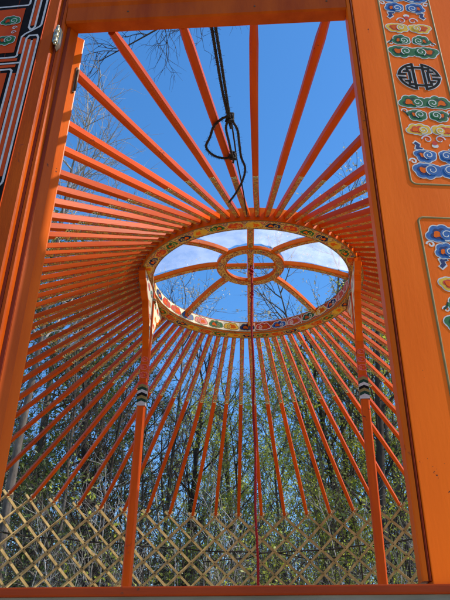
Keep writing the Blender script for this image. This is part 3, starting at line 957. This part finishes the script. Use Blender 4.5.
# rope girdle round the outside of the lattice
mb = MB(); pts = []
for i in range(150):
    a = R_(22) + (2 * PI - R_(44)) * i / 149 + PI
    pts.append(pol(a, RW + .045, 1.575 + .018 * math.sin(i * .23) - .012 * abs(math.sin(i * .61))))
mb.tube(pts, .0075, 5)
tag(mb.build('girdle_rope', M['blackrope']), 'thin dark rope tied round the outside of the lattice wall', 'rope')
mb = MB()
pts = [pol(R_(a), RW + .05, z) for a, z in ((-12, 1.46), (-8, 1.485), (-3.5, 1.50), (-1, 1.545), (1, 1.56), (4, 1.52), (8, 1.478), (12, 1.482), (16, 1.50))]
pts2 = []
for i in range(len(pts) - 1):
    for t in range(4): pts2.append(pts[i].lerp(pts[i + 1], t / 4))
mb.tube(pts2 + [pts[-1]], .006, 5)
tag(mb.build('slack_cord', M['blackrope']), 'slack dark cord tied low across the back lattice behind the red rope', 'rope')

# ------------------------------------------------------------------ ropes
def smooth_path(pts, n=10):
    P = [Vector(p) for p in pts]; out = []
    for i in range(len(P) - 1):
        p0 = P[max(i - 1, 0)]; p1 = P[i]; p2 = P[i + 1]; p3 = P[min(i + 2, len(P) - 1)]
        for k in range(n):
            t = k / n
            out.append(0.5 * ((2 * p1) + (-p0 + p2) * t + (2 * p0 - 5 * p1 + 4 * p2 - p3) * t * t + (-p0 + 3 * p1 - 3 * p2 + p3) * t ** 3))
    out.append(P[-1]); return out
def twisted(mb, pts, r, pitch, strands=2, sides=6, mis=(0, 0, 0)):
    L = [0.0]
    for a, b in zip(pts, pts[1:]): L.append(L[-1] + (b - a).length)
    for s in range(strands):
        q = []
        prev = None
        for i, p in enumerate(pts):
            t = (pts[min(i + 1, len(pts) - 1)] - pts[max(i - 1, 0)]).normalized()
            if prev is None: a = t.orthogonal().normalized()
            else:
                a = (prev - t * prev.dot(t)).normalized()
            prev = a
            b = t.cross(a)
            g_ = 2 * PI * (L[i] / pitch + s / strands)
            q.append(p + (a * math.cos(g_) + b * math.sin(g_)) * r * .55)
        mb.tube(q, r * .62, sides, mis[s])
def resample(pts, step):
    out = [pts[0]]; acc = 0
    for a, b in zip(pts, pts[1:]):
        l = (b - a).length; d = step - acc
        while d <= l:
            out.append(a.lerp(b, d / l)); d += step
        acc = l - (d - step)
    out.append(pts[-1]); return out

# red rope hanging from the middle of the hub
mb = MB()
pts = [Vector((OX + .004 + .004 * math.sin(i * .21) , -.028 + .003 * math.cos(i * .17), ZC + HZ - .002 - i * .02)) for i in range(126)]
twisted(mb, resample(pts, .008), .0070, .05, 3, 6, (0, 0, 1))
red = mb.build('red_rope', [M['redrope'], M['darkredrope']])
tag(red, 'twisted red rope hanging straight down from the hub of the crown', 'rope')
for z_, s_ in ((ZC + HZ - .015, 1.0), (ZC + HZ - .20, .8)):
    mb = MB()
    mb.tube([Vector((OX + .004 + s_ * .013 * math.cos(i * .7), -.028 + s_ * .013 * math.sin(i * .7), z_ - i * .0035)) for i in range(18)], .006, 6)
    mb.build('knot', M['redrope'], red)

# black rope from the crown rim to the lintel, with a loose knot and loop
E0 = Vector((.181, -4.076, .247))
def near(p, f=.966):      # hang the rope a hand's breadth below the poles
    return E0 + (Vector(p) - E0) * f
rp = {
 's1': [(.012, -2.712, 2.16), (.017, -2.691, 2.075), (.019, -2.65, 2.066), (.018, -2.479, 2.128), (.018, -2.247, 2.212), (.023, -2.04, 2.287), (.027, -1.933, 2.326)],
 's2': [(.024, -2.712, 2.16), (.030, -2.689, 2.072), (.031, -2.649, 2.066), (.031, -2.477, 2.128), (.030, -2.26, 2.207), (.029, -2.057, 2.281), (.026, -1.969, 2.312)],
 'loop': [(.027, -2.04, 2.287), (-.001, -2.035, 2.28), (-.038, -1.987, 2.29), (-.065, -1.888, 2.325), (-.091, -1.802, 2.355), (-.082, -1.727, 2.385), (-.056, -1.669, 2.41), (-.017, -1.641, 2.425), (.012, -1.659, 2.425)],
 'tail': [(.026, -2.023, 2.293), (.008, -1.954, 2.308), (.010, -1.819, 2.355), (.011, -1.714, 2.395), (.015, -1.636, 2.425), (.012, -1.60, 2.432)],
 'long': [(.03, -2.022, 2.293), (.052, -1.929, 2.322), (.053, -1.813, 2.359), (.052, -1.654, 2.417), (.063, -1.511, 2.47), (.040, -1.348, 2.53), (-.005, -1.171, 2.598), (-.050, -1.035, 2.65)],
 'thin': [(.033, -2.004, 2.3), (.032, -1.816, 2.368), (.030, -1.60, 2.446), (.034, -1.348, 2.537), (.036, -1.099, 2.627), (.035, -.79, 2.742)]}
mb = MB()
for nm, pts in rp.items():
    P = resample(smooth_path([near(p, .966 if nm != 'thin' else .985) for p in pts], 10), .009)
    r0 = .0050 if nm != 'thin' else .0034
    twisted(mb, P, r0, .042, 3, 6, (0, 0, 0))
# knots
for (p, r0) in (((.028, -2.02, 2.293), .016), ((.014, -1.645, 2.428), .013)):
    c0 = near(p)
    r0 *= .85
    mb.tube([c0 + Vector((r0 * math.cos(i * .8), .006 * math.sin(i * 1.9), r0 * .9 * math.sin(i * .8) + .002 * i - .016)) for i in range(20)], .0062, 6)
# hairy fibres
fr_ = random.Random(8)
for nm in ('s1', 's2', 'loop', 'long'):
    P = [near(p) for p in smooth_path(rp[nm], 24)]
    for p in P[20:]:
        for _ in range(4):
            d = Vector((fr_.gauss(0, 1), fr_.gauss(0, 1), fr_.gauss(0, 1))).normalized()
            p1 = p + d * fr_.choice((.005, .006, .007, .009, .016))
            mb.tube([p, p.lerp(p1, .6) + Vector((0, 0, -.001)), p1 + Vector((0, 0, -.004))], .0004, 3, 0, False)
tag(mb.build('black_rope', M['blackrope']), 'hairy black rope slung from the lintel to the crown with a loose knotted loop', 'rope')

# ------------------------------------------------------------------ trees
def rand_dir(r):
    while True:
        v = Vector((r.uniform(-1, 1), r.uniform(-1, 1), r.uniform(-1, 1)))
        if .05 < v.length < 1: return v.normalized()

def limb(mb, r, p, d, L, r0, r1, nseg, sides, wob, trop):
    pts = [Vector(p)]; d = d.normalized()
    for i in range(nseg):
        d = (d + rand_dir(r) * wob + Vector((0, 0, trop))).normalized()
        pts.append(pts[-1] + d * (L / nseg))
    mb.tube(pts, [r0 + (r1 - r0) * i / nseg for i in range(nseg + 1)], sides, 0, False)
    return pts

def along(pts, t):
    n = len(pts) - 1; f = min(t * n, n - 1e-4); i = int(f)
    return pts[i].lerp(pts[i + 1], f - i), (pts[i + 1] - pts[i]).normalized()

def card(lb, r, p, s, up=0.0):
    a = rand_dir(r)
    if up: a = (a + Vector((0, 0, up))).normalized()
    b = a.orthogonal().normalized(); b.rotate(Quaternion(a, r.uniform(0, 6.28))); c_ = a.cross(b)
    w = s * r.uniform(.35, .6); l = s * r.uniform(.8, 1.3)
    lb.add([p, p + b * l * .5 + c_ * w * .5, p + b * l, p + b * l * .5 - c_ * w * .5], [[0, 1, 2, 3]])

def branch_out(mb, lb, r, pts, spec, level, leaf):
    """spec: per level (count, length, radius, sides, angle, wobble, tropism)"""
    if level >= len(spec): return
    cnt, L, rad, sides, ang, wob, trop, tmin = spec[level]
    n = max(1, int(cnt * r.uniform(.8, 1.2)))
    for i in range(n):
        t = tmin + (1 - tmin) * (i + r.random()) / n
        p, d = along(pts, t)
        side = d.orthogonal().normalized(); side.rotate(Quaternion(d, r.uniform(0, 6.283)))
        a = R_(ang * r.uniform(.7, 1.25))
        dd = d * math.cos(a) + side * math.sin(a)
        ll = L * r.uniform(.55, 1.15) * (1.15 - .75 * t if level == 0 else 1.1 - .5 * t)
        last = level == len(spec) - 1
        b = limb(mb, r, p, dd, ll, rad * (1.1 - .6 * t), rad * .22, 3 if last else 5, sides, wob, trop)
        if leaf:
            num, size, spread, lv = leaf
            if level >= lv:
                for _ in range(num):
                    q, _d = along(b, r.uniform(.25, 1.0))
                    card(lb, r, q + rand_dir(r) * spread * r.random(), size * r.uniform(.6, 1.3), .2)
        branch_out(mb, lb, r, b, spec, level + 1, leaf)

TREES = {}
def tree_proto(key, seed, H, r0, spec, leaf, lean=.05, wob=.06):
    r = random.Random(seed); mb = MB(); lb = MB(); cb = MB()
    tr = limb(mb, r, (0, 0, -.1), Vector((r.uniform(-lean, lean), r.uniform(-lean, lean), 1)), H, r0, r0 * .12, 12, 7, wob, .06)
    branch_out(cb, lb, r, tr, spec, 0, leaf)
    return mb, cb, lb

def make_tree(name, mats, mb, cb, lb):
    tm = mb.mesh('trunk', M[mats[2] if len(mats) > 2 else mats[0]]); bm_ = cb.mesh('branches', M[mats[0]])
    lm = lb.mesh('leaves', M[mats[1]]) if lb.f else None
    return (name, tm, bm_, lm)
def plant(proto, x, y, rz, s, label, cat, group=None, sz=None):
    name, tm, bm_, lm = proto
    root = empty(name, (x, y, gz(x, y)), rz); root.scale = (s, s, sz or s)
    tag(root, label, cat, group)
    if tm is not None: link(bpy.data.objects.new('trunk', tm), root)
    link(bpy.data.objects.new('branches', bm_), root)
    if lm is not None: link(bpy.data.objects.new('leaves', lm), root)
    return root

# (count, length, radius, sides, angle, wobble, tropism, tmin)
bare = [(20, 2.5, .024, 4, 46, .16, .11, .18), (7, 1.15, .0095, 3, 42, .22, .06, .15), (5, .55, .0048, 3, 40, .25, .03, .1)]
BARE = []
for i in range(4):
    BARE.append(make_tree('budding_tree', ('bark', 'bud'), *tree_proto('b', 20 + i, 8.0, (.06, .10, .07, .05)[i], bare, ((6, 13, 18, 10)[i], .064, (.04, .10, .05, .12)[i], 2), .08)))
BARE2 = [make_tree('bare_tree', (b_, 'brownleaf'), *tree_proto('g', 40 + i, 8.0, .055, bare, None, .08)) for i, b_ in enumerate(('bark', 'darkbark'))]
BIG = make_tree('bare_tree', ('darkbark', 'bud'), *tree_proto('k', 55, 9.0, .15, [(16, 2.6, .04, 5, 50, .18, .10, .28), (7, 1.2, .012, 3, 44, .24, .05, .15), (5, .55, .005, 3, 42, .26, .03, .1)], None, .10, .10))
PALE = [make_tree('catkin_tree', ('bark', 'palebud'), *tree_proto('p', 60 + i, 10.0, .075, [(20, 2.7, .032, 4, 46, .15, .10, .35), (6, 1.2, .011, 3, 45, .22, .05, .15), (4, .55, .0055, 3, 42, .25, .02, .1)], (4, .065, .03, 2), .05)) for i in range(2)]
BIRCH = make_tree('birch_tree', ('palebark', 'bud'), *tree_proto('w', 77, 8.5, .065, [(16, 2.0, .016, 4, 44, .15, .06, .3), (6, .9, .007, 3, 40, .22, -.02, .15), (3, .5, .0045, 3, 40, .25, -.04, .1)], (1, .05, .05, 2), .06))
EVER = [make_tree('evergreen_tree', ('bark', m_), *tree_proto('e', 90 + i, 7.5, .12, [(40, 2.3, .028, 4, 72, .10, .03, .10), (9, .85, .009, 3, 48, .2, .0, .2), (3, .36, .005, 3, 45, .2, -.02, .2)], (10, .075, .12, 2), .03)) for i, m_ in enumerate(('leaf', 'leaf2', 'leaf'))]
# shrubs: many stems
def shrub_proto(seed, H, stems, leaf, mats):
    r = random.Random(seed); cb = MB(); lb = MB(); mb = MB()
    for s in range(stems):
        a = r.uniform(0, 6.28); d = Vector((math.cos(a) * .45, math.sin(a) * .45, 1))
        st = limb(mb, r, (math.cos(a) * .15, math.sin(a) * .15, -.05), d, H * r.uniform(.6, 1.1), .014, .003, 7, 4, .16, .05)
        branch_out(cb, lb, r, st, [(10, .9, .006, 3, 45, .2, .05, .15), (5, .42, .0038, 3, 42, .25, .02, .1)], 0, leaf)
    tm = mb.mesh('stems', M[mats[0]]); bm_ = cb.mesh('branches', M[mats[0]]); lm = lb.mesh('leaves', M[mats[1]]) if lb.f else None
    return ('twiggy_shrub', tm, bm_, lm)
SHRUB = [shrub_proto(120, 3.0, 8, (3, .052, .05, 1), ('bark', 'bud')), shrub_proto(121, 2.8, 7, None, ('palebark', 'bud')), shrub_proto(122, 3.1, 7, (2, .05, .05, 1), ('darkbark', 'leaf2'))]

def at(az, dist):
    return E0.x + dist * math.sin(R_(az)), E0.y + dist * math.cos(R_(az))
tr = random.Random(31)
GT = 'trees in the wood behind the yurt'
# dense evergreens on the left
for az, d, s, v in ((-25.5, 12.5, 1.15, 0), (-20.5, 13.5, 1.2, 1), (-15.6, 15.0, 1.12, 2), (-23, 18, 1.3, 1), (-12.6, 17.0, .95, 0)):
    x, y = at(az, d)
    plant(EVER[v], x, y, tr.uniform(0, 6.28), s, 'dense dark green tree in the wood seen through the poles left of the left post', 'tree', 'green trees left of the left post')
# bare and budding trees
k = 0
for az, d, s in ((-24, 10.5, .8), (-18.3, 11, .84), (-14.4, 11.5, .8), (-21.5, 14, .95), (-10.5, 10.5, .62), (-8.6, 13.5, .72), (-6.6, 11.5, .60), (-4.4, 15, .74), (-2.6, 11, .58), (-.6, 13, .72), (1.0, 10.4, .62), (2.4, 14.5, .84), (3.8, 11.2, .70), (5.2, 13, .84), (6.8, 10.6, .70), (8.4, 12.5, .86), (9.8, 11, .78), (11.5, 13.5, .95), (14, 12, .9), (-13.5, 13, .74), (-11.8, 19, .95), (-7.2, 20, .9), (-2.2, 22, .9), (2.8, 20, .98), (7.4, 19, 1.0), (10.8, 20, 1.1), (-15.5, 21, 1.1), (-19, 23, 1.1), (-22.5, 22, 1.1)):
    x, y = at(az + tr.uniform(-.5, .5), d)
    k += 1
    if (k % 3 == 0) or az < -8:
        plant(BARE2[k % 2], x, y, tr.uniform(0, 6.28), s, 'leafless grey-brown tree with fine bare twigs in the wood behind the lattice', 'tree', 'leafless trees behind the lattice')
    else:
        plant(BARE[k % 4], x, y, tr.uniform(0, 6.28), s, 'slender tree with yellow-green spring buds in the wood behind the lattice', 'tree', 'budding trees behind the lattice')
for az, d, s in ((3.4, 13.5, .90), (6.6, 13.0, 1.0), (-9.8, 14.0, .88), (9.5, 14.5, 1.05)):
    x, y = at(az, d)
    plant(PALE[int(d * 2) % 2], x, y, tr.uniform(0, 6.28), s, 'tall tree dotted with whitish buds whose top twigs reach up behind the crown', 'tree', 'pale budded trees behind the crown')
for az, d, s in ((-7.6, 12.6, .74), (-9.2, 15.5, .8), (-20.8, 11.5, .62)):
    x, y = at(az, d)
    plant(BIRCH, x, y, tr.uniform(0, 6.28), s, 'thin tree with a chalky white trunk among the darker trunks', 'tree', 'white-barked trees')
for az, d, s in ((-15.2, 11.8, .8), (-7.6, 12.4, .70), (5.2, 12.2, .74), (7.6, 10.2, .74), (-3.4, 15, .74), (10.2, 13, 1.0)):
    x, y = at(az, d)
    plant(BIG, x, y, tr.uniform(0, 6.28), s, 'leafless tree with a thick dark trunk in the wood behind the lattice', 'tree', 'dark thick-trunked trees')
x, y = at(-21.5, 8.6)
TALL = make_tree('bare_tree', ('palebark', 'bud', 'bark'), *tree_proto('t', 201, 7.4, .07, [(20, 2.2, .024, 4, 50, .16, .09, .50), (8, 1.05, .009, 3, 44, .22, .05, .15), (6, .5, .0045, 3, 42, .25, .02, .1)], None, .03))
plant(TALL, x, y, 2.0, 1.05, 'tall bare grey tree whose twigs rise against the blue sky beside the left door jamb', 'tree')
# tree with a limb reaching over the yurt
r = random.Random(77); mb = MB(); cb = MB(); lb = MB(); lm_ = MB()
tp = [Vector(p) for p in ((3.5, 6.0, -.1), (3.55, 5.95, 3), (3.42, 6.02, 6), (3.3, 5.9, 9), (3.1, 6.0, 11.5), (3.2, 6.1, 13.5))]
mb.tube(smooth_path(tp, 4), [.17 - .0066 * i for i in range(21)], 8, 0, False)
lp_ = smooth_path([(3.3, 5.9, 9), (2.2, 5.2, 11.6), (.8, 4.6, 12.9), (-.5, 4.4, 12.35), (-1.1, 4.3, 11.45), (-1.75, 4.2, 10.75), (-2.7, 4.1, 9.9)], 5)
lm_.tube(lp_, [.055 - .0016 * i for i in range(len(lp_))], 6, 0, False)
branch_out(lm_, lb, r, lp_, [(17, 1.6, .014, 4, 60, .2, -.06, .34), (6, .8, .0075, 3, 48, .25, -.10, .15), (3, .45, .0055, 3, 42, .25, -.12, .1)], 0, None)
branch_out(cb, lb, r, smooth_path(tp, 4), [(12, 2.6, .03, 4, 50, .16, .1, .5), (6, 1.1, .012, 3, 44, .22, .05, .15), (4, .5, .006, 3, 42, .25, .02, .1)], 0, None)
root = empty('bare_tree', (3.5, 6.0, 0))
tag(root, 'tree whose long bare limb hangs dark twigs against the sky just below the lintel', 'tree')
for nm, q in (('trunk', mb), ('branches', cb), ('limb', lm_)):
    q.v = [(a - 3.5, b - 6.0, c_) for a, b, c_ in q.v]
    q.build(nm, M['darkbark'], root)
# undergrowth
k = 0
for az in range(-27, 18, 2):
    for d in (8.6, 12.0):
        k += 1
        x, y = at(az + tr.uniform(-.9, .9), d + tr.uniform(-.7, .7))
        v = k % 3
        if az < -10 and v == 0: v = 2
        plant(SHRUB[v], x, y, tr.uniform(0, 6.28), tr.uniform(.7, 1.0),
              ['twiggy shrub with yellow-green buds in the undergrowth behind the lattice', 'leafless grey-stemmed shrub in the undergrowth behind the lattice', 'dark-stemmed shrub with mid-green leaves in the undergrowth behind the lattice'][v],
              'shrub', ['budding shrubs behind the lattice', 'leafless shrubs behind the lattice', 'green-leaved shrubs behind the lattice'][v])
# far wood: reads as one mass
r = random.Random(5); mb = MB()
for i in range(420):
    az = r.uniform(-34, 24); d = r.uniform(27, 52)
    x, y = at(az, d); H = r.uniform(6, 11)
    st = limb(mb, r, (x, y, -.3), Vector((r.uniform(-.1, .1), r.uniform(-.1, .1), 1)), H, r.uniform(.05, .16), .02, 5, 4, .06, .05)
    for q in range(26):
        p, d_ = along(st, r.uniform(.15, 1))
        a = r.uniform(0, 6.28)
        b = limb(mb, r, p, Vector((math.cos(a), math.sin(a), r.uniform(.3, 1.1))), r.uniform(.7, 2.2), .018, .005, 3, 3, .2, .03)
        for _ in range(2):
            p2, d2 = along(b, r.uniform(.3, 1)); limb(mb, r, p2, d2 + rand_dir(r) * .8, r.uniform(.4, .9), .008, .004, 2, 3, .2, .03)
tag(mb.build('distant_wood', M['bark']), 'grey-brown far-off wood of bare trunks and twigs', 'wood', kind='stuff')

# ------------------------------------------------------------------ light, sky, camera
SUN_AZ = R_(90.6)      # from +y towards +x
SUN_EL = R_(47)
w = bpy.data.worlds.new('World'); scene.world = w; w.use_nodes = True
nt = w.node_tree
bg = nt.nodes['Background']
sky = nt.nodes.new('ShaderNodeTexSky'); sky.sky_type = 'NISHITA'; sky.sun_disc = False
sky.sun_elevation = SUN_EL; sky.sun_rotation = SUN_AZ
sky.air_density = 1.0; sky.dust_density = 0.4; sky.ozone_density = 3.0; sky.altitude = 200
hs = nt.nodes.new('ShaderNodeHueSaturation'); hs.inputs['Saturation'].default_value = 1.27
nt.links.new(sky.outputs[0], hs.inputs['Color']); nt.links.new(hs.outputs[0], bg.inputs['Color']); bg.inputs['Strength'].default_value = 0.15
sl = bpy.data.lights.new('sun', 'SUN'); sl.energy = 3.5; sl.angle = R_(0.53); sl.color = (1.0, .94, .84)
so = bpy.data.objects.new('sun', sl); link(so)
sd = Vector((math.sin(SUN_AZ) * math.cos(SUN_EL), math.cos(SUN_AZ) * math.cos(SUN_EL), math.sin(SUN_EL)))
so.rotation_euler = sd.to_track_quat('Z', 'Y').to_euler(); so.location = sd * 30

cd = bpy.data.cameras.new('camera'); cam = bpy.data.objects.new('camera', cd); link(cam)
cd.sensor_fit = 'VERTICAL'; cd.sensor_height = 24.0; cd.lens = 702.46 / 600 * 24.0
cd.clip_start = .05; cd.clip_end = 3000
pi_, ya = R_(30.294), R_(4.7606)
fw = Vector((-math.sin(ya) * math.cos(pi_), math.cos(ya) * math.cos(pi_), math.sin(pi_)))
q = fw.to_track_quat('-Z', 'Y')
cam.rotation_euler = (q @ Quaternion((0, 0, 1), R_(0.02))).to_euler()
cam.location = E0
scene.camera = cam
vs_ = scene.view_settings
vs_.view_transform = 'Standard'; vs_.look = 'None'; vs_.gamma = 1.0; vs_.exposure = 0.8; vs_.use_curve_mapping = False
